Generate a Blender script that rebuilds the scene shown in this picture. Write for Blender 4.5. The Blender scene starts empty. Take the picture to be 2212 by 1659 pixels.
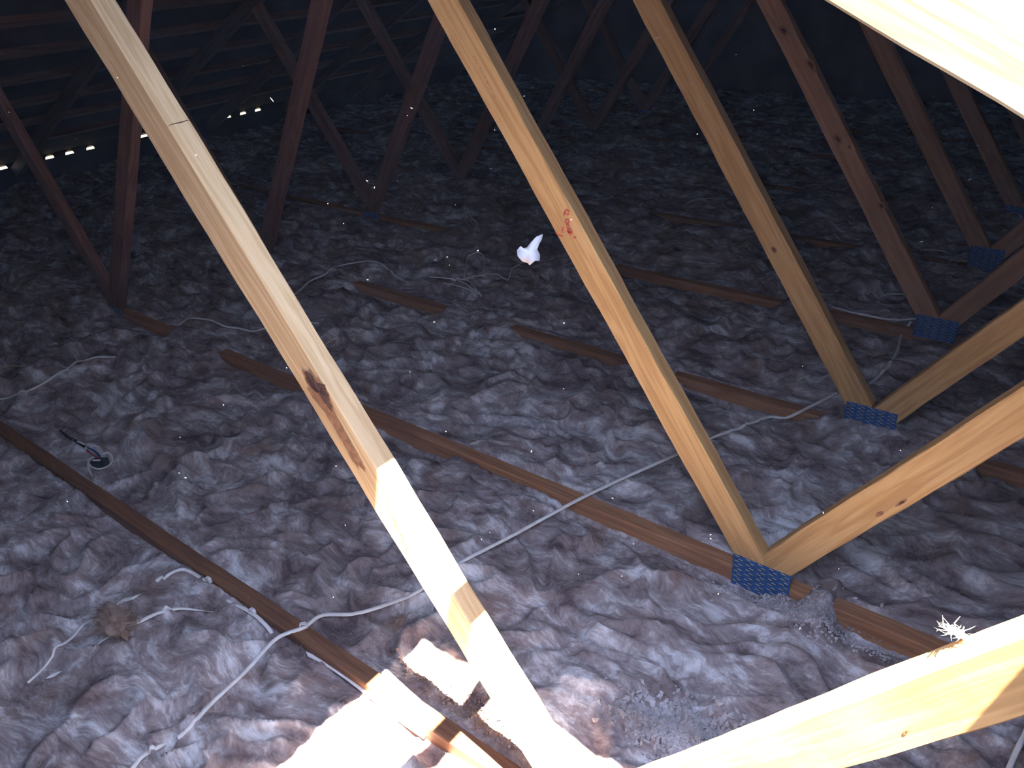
# Roof space seen from an opening in the right-hand slope: W trusses, glass wool, cables.
import bpy, bmesh, math, random
import numpy as np
from mathutils import Vector, Matrix

S = 0.9                      # metres per truss spacing; layout below is in truss spacings, built in metres
random.seed(7)
rng = np.random.default_rng(7)
C = bpy.context.scene.collection
scene = bpy.context.scene

# ------------------------------------------------------------------ camera
F, PX, PY, PZ, YAW, PIT, ROL = 1760.52, 0.64196, -0.94456, 1.68201, -0.694613, 0.509421, -0.0615635
CX, CY = 1106.0, 829.5
fw = np.array([math.sin(YAW)*math.cos(PIT), math.cos(YAW)*math.cos(PIT), -math.sin(PIT)])
rt = np.cross(fw, [0, 0, 1]); rt /= np.linalg.norm(rt)
up = np.cross(rt, fw)
r2 = rt*math.cos(ROL)+up*math.sin(ROL)
u2 = -rt*math.sin(ROL)+up*math.cos(ROL)
EYE = np.array([PX, PY, PZ])
cd = bpy.data.cameras.new('camera'); cam = bpy.data.objects.new('camera', cd); C.objects.link(cam)
cd.sensor_width = 36.0; cd.lens = F/2212*36.0; cd.clip_start = 0.02; cd.clip_end = 200
M = Matrix.Identity(4)
for i in range(3):
    M[i][0] = r2[i]; M[i][1] = u2[i]; M[i][2] = -fw[i]; M[i][3] = EYE[i]*S
cam.matrix_world = M
scene.camera = cam

# ------------------------------------------------------------------ light
scene.view_settings.view_transform = 'Standard'
scene.view_settings.look = 'None'
scene.view_settings.gamma = 1
scene.view_settings.use_curve_mapping = False
scene.view_settings.exposure = 3.75
world = bpy.data.worlds.new('sky'); scene.world = world; world.use_nodes = True
bg = world.node_tree.nodes['Background']
bg.inputs[0].default_value = (0.56, 0.68, 1.0, 1); bg.inputs[1].default_value = 1.15
SUN = Vector((-0.247, 0.112, -1.0)).normalized()     # direction the light travels
sl = bpy.data.lights.new('sun', 'SUN'); sl.energy = 11.5; sl.angle = math.radians(0.53); sl.color = (1.0, 0.91, 0.76)
so = bpy.data.objects.new('sun', sl); C.objects.link(so)
so.rotation_euler = (-SUN).to_track_quat('Z', 'Y').to_euler(); so.location = (2, -2, 6)
scene.cycles.max_bounces = 8; scene.cycles.diffuse_bounces = 5
scene.cycles.sample_clamp_indirect = 6.0
scene.cycles.use_denoising = True

# ------------------------------------------------------------------ dimensions (truss spacings)
APX = -1.94334               # x of the ridge
D = 3.88668                  # between the two V joints of a truss
WD, TH = 0.09625, 0.05336    # timber 90 x 45-ish
H0 = 0.11063; ZT = -H0       # bottom chord top
AL, BE = 0.976302, 0.964008
TAN = 0.5087; HB = 2.7534    # underside of top chords: z = HB - |x-APX|*TAN
NPITCH = math.atan(TAN)
CHV = WD/math.cos(NPITCH)    # vertical depth of a top chord
DY = {0: -.0046, 1: -.0018, 2: .0051, 3: .0060, 4: .0050, 5: -.0098}
WEB = {('LL', 1): (-.0052, .0534), ('LL', 3): (.0326, -.0112), ('LR', 1): (-.0109, .0004), ('LR', 2): (.0277, .0270),
       ('LR', 3): (-.0005, .0126), ('LR', 4): (-.0118, .0062), ('LR', 5): (-.039, .0150), ('RL', 0): (-.0036, -.0370),
       ('RL', 1): (-.0237, -.0116), ('RL', 2): (.0029, -.0084), ('RL', 3): (-.0108, -.0023), ('RL', 4): (.0176, -.0018),
       ('RR', 0): (.0045, -.0183), ('RR', 1): (.0094, -.0076), ('RR', 2): (.0109, -.0163)}
BAT = 0.045                  # batten depth
def chord_z(x): return HB-abs(x-APX)*TAN          # underside of top chord
def sheet_z(x): return chord_z(x)+CHV+BAT         # underside of roofing

def ray(px, py): return fw*F+r2*(px-CX)-u2*(py-CY)
def onY(px, py, Y):
    d = ray(px, py); return EYE+d*(Y-EYE[1])/d[1]

# ------------------------------------------------------------------ helpers
def tag(o, label=None, cat=None, group=None, kind=None):
    if label: o['label'] = label
    if cat: o['category'] = cat
    if group: o['group'] = group
    if kind: o['kind'] = kind
    return o
def empty(name, loc):
    o = bpy.data.objects.new(name, None); C.objects.link(o); o.location = Vector(loc)*S
    o.empty_display_size = .1; return o
def link_mesh(name, me, mats, parent=None, mw=None, smooth=False):
    o = bpy.data.objects.new(name, me); C.objects.link(o)
    for m in (mats if isinstance(mats, (list, tuple)) else [mats]): me.materials.append(m)
    mw = mw or Matrix.Identity(4)
    if parent is not None:
        o.parent = parent
        pm = Matrix.Translation(parent.location) if parent.parent is None and parent.type == 'EMPTY' else parent_world[parent.name]
        o.matrix_local = pm.inverted() @ mw
    else:
        o.matrix_world = mw
    parent_world[o.name] = mw.copy()
    if smooth:
        for f in me.polygons: f.use_smooth = True
    return o
parent_world = {}
def from_data(name, verts, faces, mats, parent=None, smooth=False, scale=True):
    me = bpy.data.meshes.new(name)
    v = np.asarray(verts, float)*(S if scale else 1)
    org = v.mean(axis=0)
    me.from_pydata([tuple(q) for q in (v-org)], [], [tuple(f) for f in faces]); me.update()
    return link_mesh(name, me, mats, parent, Matrix.Translation(Vector(org)), smooth)
def from_numpy(name, v, quads, mats, parent=None, smooth=True, tri=False):
    n = 3 if tri else 4
    me = bpy.data.meshes.new(name)
    v = v*S; org = v.mean(axis=0); vv = (v-org).astype(np.float32)
    me.vertices.add(len(vv)); me.vertices.foreach_set('co', vv.ravel())
    me.loops.add(len(quads)*n); me.loops.foreach_set('vertex_index', quads.astype(np.int32).ravel())
    me.polygons.add(len(quads)); me.polygons.foreach_set('loop_start', np.arange(0, len(quads)*n, n, dtype=np.int32))
    me.polygons.foreach_set('use_smooth', np.full(len(quads), smooth))
    me.update(calc_edges=True); me.validate()
    return link_mesh(name, me, mats, parent, Matrix.Translation(Vector(org)))

# ------------------------------------------------------------------ materials
def mat(name):
    m = bpy.data.materials.new(name); m.use_nodes = True
    return m, m.node_tree.nodes, m.node_tree.links, m.node_tree.nodes['Principled BSDF']
def ramp(N, stops, interp='LINEAR'):
    r = N.new('ShaderNodeValToRGB'); r.color_ramp.interpolation = interp
    e = r.color_ramp.elements
    e[0].position, e[0].color = stops[0][0], (*stops[0][1], 1)
    e[1].position, e[1].color = stops[-1][0], (*stops[-1][1], 1)
    for p, c in stops[1:-1]:
        k = e.new(p); k.color = (*c, 1)
    return r
def wood(name, dark, mid, light, rough=.62, scale=1.0, var=.25, specular=.25):
    m, N, L, B = mat(name)
    tc = N.new('ShaderNodeTexCoord'); oi = N.new('ShaderNodeObjectInfo')
    add = N.new('ShaderNodeVectorMath'); add.operation = 'ADD'
    sc = N.new('ShaderNodeVectorMath'); sc.operation = 'SCALE'; sc.inputs['Scale'].default_value = 37.0
    cmb = N.new('ShaderNodeCombineXYZ')
    for i in range(3): L.new(oi.outputs['Random'], cmb.inputs[i])
    L.new(cmb.outputs[0], sc.inputs[0]); L.new(tc.outputs['Object'], add.inputs[0]); L.new(sc.outputs[0], add.inputs[1])
    mp = N.new('ShaderNodeMapping'); mp.inputs['Scale'].default_value = (1.1*scale, 16*scale, 16*scale)
    L.new(add.outputs[0], mp.inputs[0])
    n1 = N.new('ShaderNodeTexNoise'); n1.inputs['Scale'].default_value = 1.6; n1.inputs['Detail'].default_value = 3
    n1.inputs['Distortion'].default_value = .6
    L.new(mp.outputs[0], n1.inputs[0])
    w = N.new('ShaderNodeMath'); w.operation = 'MULTIPLY'; w.inputs[1].default_value = 26
    L.new(n1.outputs[0], w.inputs[0])
    s = N.new('ShaderNodeMath'); s.operation = 'SINE'; L.new(w.outputs[0], s.inputs[0])
    mr = N.new('ShaderNodeMapRange'); mr.inputs[1].default_value = -1; mr.inputs[2].default_value = 1; L.new(s.outputs[0], mr.inputs[0])
    mp2 = N.new('ShaderNodeMapping'); mp2.inputs['Scale'].default_value = (5*scale, 210*scale, 210*scale); L.new(add.outputs[0], mp2.inputs[0])
    n2 = N.new('ShaderNodeTexNoise'); n2.inputs['Scale'].default_value = 1.0; n2.inputs['Detail'].default_value = 4; L.new(mp2.outputs[0], n2.inputs[0])
    mix = N.new('ShaderNodeMix'); mix.inputs[0].default_value = .62
    L.new(mr.outputs[0], mix.inputs[2]); L.new(n2.outputs[0], mix.inputs[3])
    r = ramp(N, [(.12, dark), (.5, mid), (.88, light)]); L.new(mix.outputs[0], r.inputs[0])
    n3 = N.new('ShaderNodeTexNoise'); n3.inputs['Scale'].default_value = 2.2; n3.inputs['Detail'].default_value = 2
    L.new(add.outputs[0], n3.inputs[0])
    # board to board tone
    hs = N.new('ShaderNodeHueSaturation')
    v = N.new('ShaderNodeMapRange'); v.inputs[3].default_value = 1-var; v.inputs[4].default_value = 1+var*.4
    av = N.new('ShaderNodeMath'); av.operation = 'ADD'; L.new(oi.outputs['Random'], av.inputs[0]); L.new(n3.outputs[0], av.inputs[1])
    v.inputs[1].default_value = .3; v.inputs[2].default_value = 1.7
    L.new(av.outputs[0], v.inputs[0]); L.new(v.outputs[0], hs.inputs['Value']); L.new(r.outputs[0], hs.inputs['Color'])
    L.new(hs.outputs[0], B.inputs['Base Color'])
    B.inputs['Roughness'].default_value = rough; B.inputs['Specular IOR Level'].default_value = specular
    b = N.new('ShaderNodeBump'); b.inputs['Strength'].default_value = .25; b.inputs['Distance'].default_value = .0015
    L.new(mix.outputs[0], b.inputs['Height']); L.new(b.outputs[0], B.inputs['Normal'])
    return m
M_WOOD = wood('pine', (.48, .265, .105), (.64, .38, .155), (.74, .48, .22))
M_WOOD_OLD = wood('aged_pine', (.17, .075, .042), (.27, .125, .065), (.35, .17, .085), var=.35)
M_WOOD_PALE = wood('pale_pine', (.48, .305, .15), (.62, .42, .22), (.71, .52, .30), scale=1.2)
M_WOOD_SHADE = wood('shaded_pine', (.13, .062, .045), (.20, .10, .07), (.27, .14, .095))  # left webs: pine darkened, shade of the weakly lit side put into the colour
M_WOOD_DIM = wood('dimmed_pine', (.32, .165, .09), (.46, .25, .14), (.55, .32, .185))  # right webs of the far trusses, light falling off with depth painted in
M_CHORD = wood('chord_pine', (.24, .105, .055), (.36, .17, .085), (.45, .24, .12), var=.35)
M_RAFTER_SHADE = wood('shaded_rafter', (.035, .02, .016), (.055, .032, .024), (.08, .046, .034))  # top chords out of the sun, roof-space shade painted into the timber
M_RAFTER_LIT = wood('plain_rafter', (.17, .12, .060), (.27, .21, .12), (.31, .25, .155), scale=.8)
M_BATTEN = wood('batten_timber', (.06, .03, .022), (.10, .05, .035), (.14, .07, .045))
def plain(name, col, rough=.6, metal=0.0, nscale=0, namt=.3, spec=.3):
    m, N, L, B = mat(name)
    B.inputs['Roughness'].default_value = rough; B.inputs['Metallic'].default_value = metal
    B.inputs['Specular IOR Level'].default_value = spec
    if nscale:
        t = N.new('ShaderNodeTexCoord'); n = N.new('ShaderNodeTexNoise'); n.inputs['Scale'].default_value = nscale; n.inputs['Detail'].default_value = 5
        L.new(t.outputs['Object'], n.inputs[0])
        r = ramp(N, [(.3, tuple(c*(1-namt) for c in col)), (.7, tuple(min(1, c*(1+namt)) for c in col))])
        L.new(n.outputs[0], r.inputs[0]); L.new(r.outputs[0], B.inputs['Base Color'])
    else: B.inputs['Base Color'].default_value = (*col, 1)
    return m
M_PLATE = plain('blue_steel', (.045, .135, .36), .45, .35, 60, .35, .5)
M_TOOTH = plain('plate_slot', (.50, .48, .40), .6, .0, 90, .3)
M_KNOT = plain('knot_bark', (.10, .045, .03), .8, 0, 40, .6)
M_KNOTR = plain('knot_ring', (.30, .15, .075), .75, 0, 60, .35)
M_CABLE = plain('cable_sheath', (.82, .81, .80), .5, 0, 25, .12)
M_CLIP = plain('white_plastic', (.75, .75, .78), .4)
M_BLACK = plain('black_plastic', (.012, .012, .016), .45)
M_RED = plain('red_wire', (.45, .02, .03), .45)
M_BLUE = plain('blue_wire', (.03, .07, .30), .45)
M_INK = plain('red_ink', (.62, .10, .075), .7)
M_INKG = plain('faded_print', (.24, .15, .09), .8)
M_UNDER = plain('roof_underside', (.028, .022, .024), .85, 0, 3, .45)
M_GABLE = plain('gable_lining', (.10, .09, .10), .9, 0, 2, .3)
M_BOARD = plain('ceiling_board', (.4, .38, .36), .9, 0, 4, .2)
M_GROUND = plain('sandy_ground', (.050, .040, .018), .95, 0, 1.5, .2)
M_STRAW = plain('straw', (.62, .5, .36), .8, 0, 50, .3)
M_DUST = plain('dust_fleck', (.30, .30, .31), .9)

def wool(name, gain=1.0, warm=0.0):
    m, N, L, B = mat(name)
    tc = N.new('ShaderNodeTexCoord')
    co = tc.outputs['Object']
    # slow field that turns and stretches the fibres
    w1 = N.new('ShaderNodeTexNoise'); w1.inputs['Scale'].default_value = 2.6; w1.inputs['Detail'].default_value = 3; L.new(co, w1.inputs[0])
    s1 = N.new('ShaderNodeVectorMath'); s1.operation = 'SUBTRACT'; s1.inputs[1].default_value = (.5, .5, .5); L.new(w1.outputs['Color'], s1.inputs[0])
    s2 = N.new('ShaderNodeVectorMath'); s2.operation = 'SCALE'; s2.inputs['Scale'].default_value = .30; L.new(s1.outputs[0], s2.inputs[0])
    a1 = N.new('ShaderNodeVectorMath'); a1.operation = 'ADD'; L.new(co, a1.inputs[0]); L.new(s2.outputs[0], a1.inputs[1])
    def streak(rot, sc, ns, det, dist):
        mp = N.new('ShaderNodeMapping'); mp.inputs['Rotation'].default_value = (0, 0, rot); mp.inputs['Scale'].default_value = sc
        L.new(a1.outputs[0], mp.inputs[0])
        n = N.new('ShaderNodeTexNoise'); n.inputs['Scale'].default_value = ns; n.inputs['Detail'].default_value = det
        n.inputs['Roughness'].default_value = .62; n.inputs['Distortion'].default_value = dist
        L.new(mp.outputs[0], n.inputs[0]); return n.outputs[0]
    big = streak(.5, (1, 1.5, 1), 6.5, 9, .25)
    mid = streak(-.35, (1, 2.0, 1), 15, 9, .35)
    fine = streak(.2, (1, 2.2, 1), 60, 8, .2)
    def mixf(a, b, f):
        x = N.new('ShaderNodeMix'); x.inputs[0].default_value = f; L.new(a, x.inputs[2]); L.new(b, x.inputs[3]); return x.outputs[0]
    lo = N.new('ShaderNodeTexNoise'); lo.inputs['Scale'].default_value = 2.3; lo.inputs['Detail'].default_value = 2; L.new(a1.outputs[0], lo.inputs[0])
    h = mixf(mixf(mixf(big, lo.outputs[0], .30), mid, .34), fine, .15)
    g = gain
    r = ramp(N, [(.40, (.12*g, .085*g, .092*g)), (.455, (.23*g, .18*g, .185*g)), (.515, (.37*g, .32*g, .33*g)), (.56, (.60*g, .58*g, .60*g)), (.625, (.86*g, .88*g, .92*g))])
    L.new(h, r.inputs[0])
    # brown binder stains
    bn = N.new('ShaderNodeTexNoise'); bn.inputs['Scale'].default_value = 5.5; bn.inputs['Detail'].default_value = 4; L.new(a1.outputs[0], bn.inputs[0])
    br = N.new('ShaderNodeMapRange'); br.inputs[1].default_value = .56; br.inputs[2].default_value = .72; br.inputs[4].default_value = .6; L.new(bn.outputs[0], br.inputs[0])
    mx = N.new('ShaderNodeMix'); mx.data_type = 'RGBA'; L.new(br.outputs[0], mx.inputs[0]); L.new(r.outputs[0], mx.inputs[6])
    mx.inputs[7].default_value = (.26*g, .165*g, .135*g, 1)
    tn = N.new('ShaderNodeMix'); tn.data_type = 'RGBA'; tn.inputs[0].default_value = warm; L.new(mx.outputs[2], tn.inputs[6]); tn.inputs[7].default_value = (.38, .25, .18, 1)
    L.new(tn.outputs[2], B.inputs['Base Color'])
    B.inputs['Roughness'].default_value = .95; B.inputs['Specular IOR Level'].default_value = .05
    b = N.new('ShaderNodeBump'); b.inputs['Strength'].default_value = .5; b.inputs['Distance'].default_value = .010
    L.new(h, b.inputs['Height']); L.new(b.outputs[0], B.inputs['Normal'])
    return m
M_WOOL = wool('glass_wool')
M_TUFT = wool('brown_wool', .9, .65)
M_FIBRE = plain('wool_fibre', (.42, .40, .42), .9, 0, 6, .5, .1)
M_CRUMB = plain('wool_crumb', (.46, .43, .45), .95, 0, 9, .45, .05)
M_TUFT0 = plain('brown_wool_tuft', (.33, .23, .17), .95, 0, 12, .45, .05)
M_FLAKE = plain('grey_wool_flake', (.34, .32, .33), .95, 0, 12, .15, .05)
M_PALE = plain('pale_wool_tuft', (.80, .78, .76), .95, 0, 12, .15, .05)

# ------------------------------------------------------------------ the shell
def sheet(name, segs, mats):
    """segs: list of quads (x0,x1,y0,y1); roofing slab with thickness, one mesh"""
    V, Fc = [], []
    T = .05
    for x0, x1, y0, y1 in segs:
        n = len(V)
        for x in (x0, x1):
            for y in (y0, y1):
                V.append((x, y, sheet_z(x))); V.append((x, y, sheet_z(x)+T))
        a = [n+i for i in range(8)]  # x0y0b x0y0t x0y1b x0y1t x1y0b x1y0t x1y1b x1y1t
        Fc += [(a[0], a[2], a[6], a[4]), (a[1], a[5], a[7], a[3]), (a[0], a[4], a[5], a[1]), (a[2], a[3], a[7], a[6]), (a[0], a[1], a[3], a[2]), (a[4], a[6], a[7], a[5])]
    return tag(from_data(name, V, Fc, mats), kind='structure')
Y0, Y1 = -3.0, 8.6
XE_L, XE_R = -7.53, 3.65
def solve(c, thick):   # x where the sun ray x - .247 z = c meets the roofing plane
    # z = HB+CHV+BAT+thick - (x-APX)*TAN
    k = HB+CHV+BAT+thick+APX*TAN
    return (c+.247*k)/(1+.247*TAN)
HX0 = solve(-.674, 0.0); HX1 = solve(.455, .05)
HY0, HY1 = -1.06, 0.0
BX = solve(-.40, -.022)
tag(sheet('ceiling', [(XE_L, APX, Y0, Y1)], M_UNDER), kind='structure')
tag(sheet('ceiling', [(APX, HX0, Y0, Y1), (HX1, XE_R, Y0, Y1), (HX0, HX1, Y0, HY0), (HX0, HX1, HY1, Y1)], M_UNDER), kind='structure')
def slab(name, x0, x1, y0, y1, z0, z1, m, kind='structure', parent=None):
    V = [(x, y, z) for x in (x0, x1) for y in (y0, y1) for z in (z0, z1)]
    Fc = [(0, 1, 3, 2), (4, 6, 7, 5), (0, 4, 5, 1), (2, 3, 7, 6), (0, 2, 6, 4), (1, 5, 7, 3)]
    o = from_data(name, V, Fc, m, parent)
    if kind: tag(o, kind=kind)
    return o
slab('floor', -7.5, XE_R-.05, Y0, Y1, ZT-WD-.03, ZT-WD-.001, M_BOARD)
def gable(name, y):
    V = []; 
    for yy in (y, y+.05): V += [(XE_L+.05, yy, ZT-WD), (XE_L+.05, yy, sheet_z(XE_L+.05)), (APX, yy, sheet_z(APX)), (XE_R-.05, yy, sheet_z(XE_R-.05)), (XE_R-.05, yy, ZT-WD)]
    Fc = [(0, 1, 2, 3, 4), (9, 8, 7, 6, 5)]+[(i, (i+1) % 5+0, (i+1) % 5+5, i+5) for i in range(5)]
    tag(from_data(name, V, Fc, M_GABLE), kind='structure')
gable('wall_back', Y1-.06); gable('wall_front', Y0+.01)
slab('wall_right', XE_R-.10, XE_R-.06, Y0+.06, Y1-.06, ZT-WD, sheet_z(XE_R-.06), M_UNDER)
# outside ground, seen only through the eave vents
slab('ground', -60, 30, -40, 45, -3.05, -3.0, M_GROUND)
# left eave wall with half-round vents
VENTS = [1.917, 2.13, 2.336, 2.523, 2.726, 3.28, 3.48, 3.67, 4.271, 4.467, 4.664, 5.29, 5.481]
def vent_wall():
    x0, x1 = -7.475, -7.46
    zb, ztp = ZT-WD, sheet_z(-7.47)-.001
    vz, R = .066, .043
    V, Fc = [], []
    def col(y, lo, hi):
        pass
    ys = [Y0+.06]
    cur = Y0+.06
    def quad(y0, y1, za0, zb0, za1, zb1):
        n = len(V)
        V.extend([(x1, y0, za0), (x1, y0, zb0), (x1, y1, zb1), (x1, y1, za1), (x0, y0, za0), (x0, y0, zb0), (x0, y1, zb1), (x0, y1, za1)])
        for f in ((0, 1, 2, 3), (7, 6, 5, 4), (0, 3, 7, 4), (1, 5, 6, 2)): Fc.append(tuple(n+i for i in f))
    for v in VENTS:
        quad(cur, v-R, zb, ztp, zb, ztp)
        n = 10
        for i in range(n):
            a0, a1 = math.pi*(1-i/n), math.pi*(1-(i+1)/n)
            ya, yb = v+R*math.cos(a0), v+R*math.cos(a1)
            quad(ya, yb, zb, vz-.012, zb, vz-.012)
            quad(ya, yb, vz-.012+R*.95*math.sin(a0), ztp, vz-.012+R*.95*math.sin(a1), ztp)
        cur = v+R
    quad(cur, Y1-.06, zb, ztp, zb, ztp)
    return tag(from_data('wall_left', V, Fc, M_UNDER), kind='structure')
vent_wall()

# fine dust hanging in the air of the roof space
def haze():
    o = slab('haze', -7.4, XE_R-.12, Y0+.1, Y1-.1, ZT+.10, 2.9, M_BOARD, kind='stuff')
    m, N, L, B = mat('haze'); N.remove(B)
    v = N.new('ShaderNodeVolumeScatter'); v.inputs['Density'].default_value = .0011; v.inputs['Color'].default_value = (.42, .56, 1, 1); v.inputs['Anisotropy'].default_value = .1
    L.new(v.outputs[0], N['Material Output'].inputs['Volume']); o.data.materials.clear(); o.data.materials.append(m)
    return tag(o, 'thin bluish dust haze filling the roof space', 'haze', kind='stuff')
haze()

# ------------------------------------------------------------------ timber members
def member(name, a, b, width_dir, wd, th, y, m, parent, clips=(), wav=.0012, ends=(0, 0)):
    """prism whose 'inner' edge runs a->b in the XZ plane, depth wd along width_dir, thickness th about y"""
    a = Vector((a[0], 0, a[1])); b = Vector((b[0], 0, b[1])); w = Vector((width_dir[0], 0, width_dir[1])).normalized()
    L = (b-a).length; d = (b-a)/L
    bm = bmesh.new(); bv = .0035
    prof = [(0, -th/2+bv), (bv, -th/2), (wd-bv, -th/2), (wd, -th/2+bv), (wd, th/2-bv), (wd-bv, th/2), (bv, th/2), (0, th/2-bv)]
    n = max(2, int(L/.05)); rows = []
    rr = random.Random(hash((round(a.x, 3), round(y, 3), name)) % 99991 if False else int(abs(a.x*971+y*577+wd*313)*10) % 9973)
    ph = [rr.uniform(0, 6) for _ in range(8)]
    for i in range(n+1):
        s = L*i/n; row = []
        for j, (u, v) in enumerate(prof):
            e = wav*(math.sin(s*9+ph[j])+.6*math.sin(s*31+ph[(j+3) % 8]))
            uu = u+e*(1 if u > wd/2 else -1)*.8; vv = v+e*(1 if v > 0 else -1)*.5
            p = a+d*s+w*uu; row.append(bm.verts.new((p.x, y+vv, p.z)))
        rows.append(row)
    for i in range(n):
        for j in range(8):
            bm.faces.new((rows[i][j], rows[i][(j+1) % 8], rows[i+1][(j+1) % 8], rows[i+1][j]))
    bm.faces.new(rows[0][::-1]); bm.faces.new(rows[-1])
    for (px, pz), (nx, nz) in clips:
        r = bmesh.ops.bisect_plane(bm, geom=bm.verts[:]+bm.edges[:]+bm.faces[:], plane_co=(px, y, pz), plane_no=(nx, 0, nz), clear_outer=True)
        bmesh.ops.holes_fill(bm, edges=[e for e in bm.edges if e.is_boundary], sides=0)
    bmesh.ops.recalc_face_normals(bm, faces=bm.faces[:])
    # local frame with X along the grain
    mw = Matrix.Identity(4)
    zax = d.cross(Vector((0, 1, 0)))
    for i in range(3): mw[i][0] = d[i]; mw[i][1] = (0, 1, 0)[i]; mw[i][2] = zax[i]
    mid = (a+b)/2
    mw.translation = Vector((mid.x, y, mid.z))*S
    bmesh.ops.scale(bm, vec=(S, S, S), verts=bm.verts[:])
    bmesh.ops.transform(bm, matrix=mw.inverted(), verts=bm.verts[:])
    me = bpy.data.meshes.new(name); bm.to_mesh(me); bm.free()
    return link_mesh(name, me, m, parent, mw)

def nail_plate(parent, x, zc, w, h, yf, tilt=0.0, rows=15, cols=5):
    V, Fc, mi = [], [], []
    def bx(x0, x1, z0, z1, y0, y1, k, skew=0):
        n = len(V)
        for yy in (y0, y1):
            V.extend([(x0, yy, z0-skew), (x1, yy, z0+skew), (x1, yy, z1+skew), (x0, yy, z1-skew)])
        for f in ((0, 1, 2, 3), (7, 6, 5, 4), (0, 4, 5, 1), (1, 5, 6, 2), (2, 6, 7, 3), (3, 7, 4, 0)): Fc.append(tuple(n+i for i in f)); mi.append(k)
    bx(-w/2, w/2, -h/2, h/2, yf-.0022, yf, 0)
    for c in range(cols):
        xc = -w/2+w*(c+.5)/cols
        for r in range(rows):
            z = -h/2+h*(r+.6)/rows; off = (.006 if r % 2 else -.006)*w/.18
            l = w*.034
            bx(xc+off-l, xc+off+l, z-h/rows*.10, z+h/rows*.17, yf-.0034, yf-.002, 1, -.0012)
            bx(xc+off-l*.9, xc+off+l, z-h/rows*.42, z-h/rows*.24, yf-.0026, yf-.002, 2, -.0012)
    ca, sa = math.cos(tilt), math.sin(tilt)
    V = [(x+vx*ca-vz*sa, vy, zc+vx*sa+vz*ca) for vx, vy, vz in V]
    o = from_data('nail_plate', V, Fc, [M_PLATE, M_TOOTH, M_BLACK], parent)
    for p, k in zip(o.data.polygons, mi): p.material_index = k
    o['label'] = 'blue steel nail plate with rows of pale slots'
    return o

# which ones stay as objects: W trusses at each spacing
LAB = {
 -1: 'roof truss directly below the viewpoint, in front of the nearest visible truss',
 0: 'nearest roof truss, thick diagonal web sunlit at its foot, bright rafter at upper right',
 1: 'second nearest roof truss, its long orange web bearing a small red stamp',
 2: 'third nearest roof truss, its web ending at a half-buried blue plate',
 3: 'fourth nearest roof truss, knotty brown web meeting a dim blue plate at right',
 4: 'fifth roof truss back, dim web at upper right just beside the bright rafter',
 5: 'sixth roof truss back, faint web crossing the dark upper middle',
 6: 'seventh roof truss back, barely visible in the dark behind the second long web',
 7: 'eighth roof truss back, lost in the dark at the far end',
 8: 'last roof truss, against the dark far gable'}
TR = {}
for k in (-1, 0, 1, 2, 3, 4, 5, 6, 7, 8):
    y = k+DY.get(k, 0.0)
    if k == 8: y = 7.99
    t = empty('roof_truss', (APX, y, ZT-WD)); TR[k] = t
    tag(t, LAB.get(k, 'roof truss behind the viewer at the rear of the opening'), 'roof truss', 'roof trusses')
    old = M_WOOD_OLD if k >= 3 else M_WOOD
    # bottom chord
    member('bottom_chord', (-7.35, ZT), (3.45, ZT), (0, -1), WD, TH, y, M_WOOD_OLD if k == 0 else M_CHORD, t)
    # top chords (clipped on the ridge plane)
    cn, sn = math.cos(NPITCH), math.sin(NPITCH)
    zr = HB
    member('top_chord', (APX-.2, HB+.2*TAN), (3.50, chord_z(3.50)), (sn, cn), WD, TH, y, M_RAFTER_LIT if k == 0 else M_RAFTER_SHADE, t,
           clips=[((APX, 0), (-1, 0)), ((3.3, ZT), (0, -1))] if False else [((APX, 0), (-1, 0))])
    member('top_chord', (APX+.2, HB+.2*TAN), (-7.42, chord_z(-7.42)), (-sn, cn), WD, TH, y, M_RAFTER_SHADE, t, clips=[((APX, 0), (1, 0))])
    for kind in ('RL', 'RR', 'LL', 'LR'):
        dx, da = WEB.get((kind, k), (0, 0))
        ang = (AL if kind in ('RL', 'LR') else BE)+da
        sx = -1 if kind in ('RL', 'LL') else 1
        ox = (0 if kind[0] == 'R' else -D)
        o0 = Vector((ox+dx, 0)); dr = Vector((sx*math.cos(ang), math.sin(ang)))
        nn = (-math.sin(ang), -math.cos(ang)) if sx < 0 else (math.sin(ang), -math.cos(ang))
        ln = 3.6 if kind in ('RL', 'LR') else 1.9
        a = o0-dr*.3; b = o0+dr*ln
        clips = [((ox, 0), (1 if sx < 0 else -1, 0)), ((0, ZT), (0, -1))]
        s2 = 1 if kind in ('RR', 'RL') else -1
        # cut under the top chord
        clips.append(((APX, HB), (s2*sn, cn)))
        if kind in ('RL', 'LR'): clips.append(((APX, 0), (-s2, 0)))
        member('web', a, b, nn, WD, TH, y, (M_WOOD_PALE if (kind == 'RL' and k == 0) else M_WOOD_SHADE if kind[0] == 'L' else M_WOOD_DIM if k >= 3 else M_WOOD), t, clips)
    # nail plates on the near face
    yf = y-TH/2
    PL = {1: (-.004, -.132, .184, .150), 2: (.002, -.060, .19, .115), 3: (-.006, -.078, .185, .115), 4: (0, -.06, .17, .14)}
    px, pz, pw, ph = PL.get(k, (0, -.10, .18, .14))
    nail_plate(t, px, pz, pw, ph, yf)
    nail_plate(t, -D, -.145, .17, .10, yf)

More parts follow.
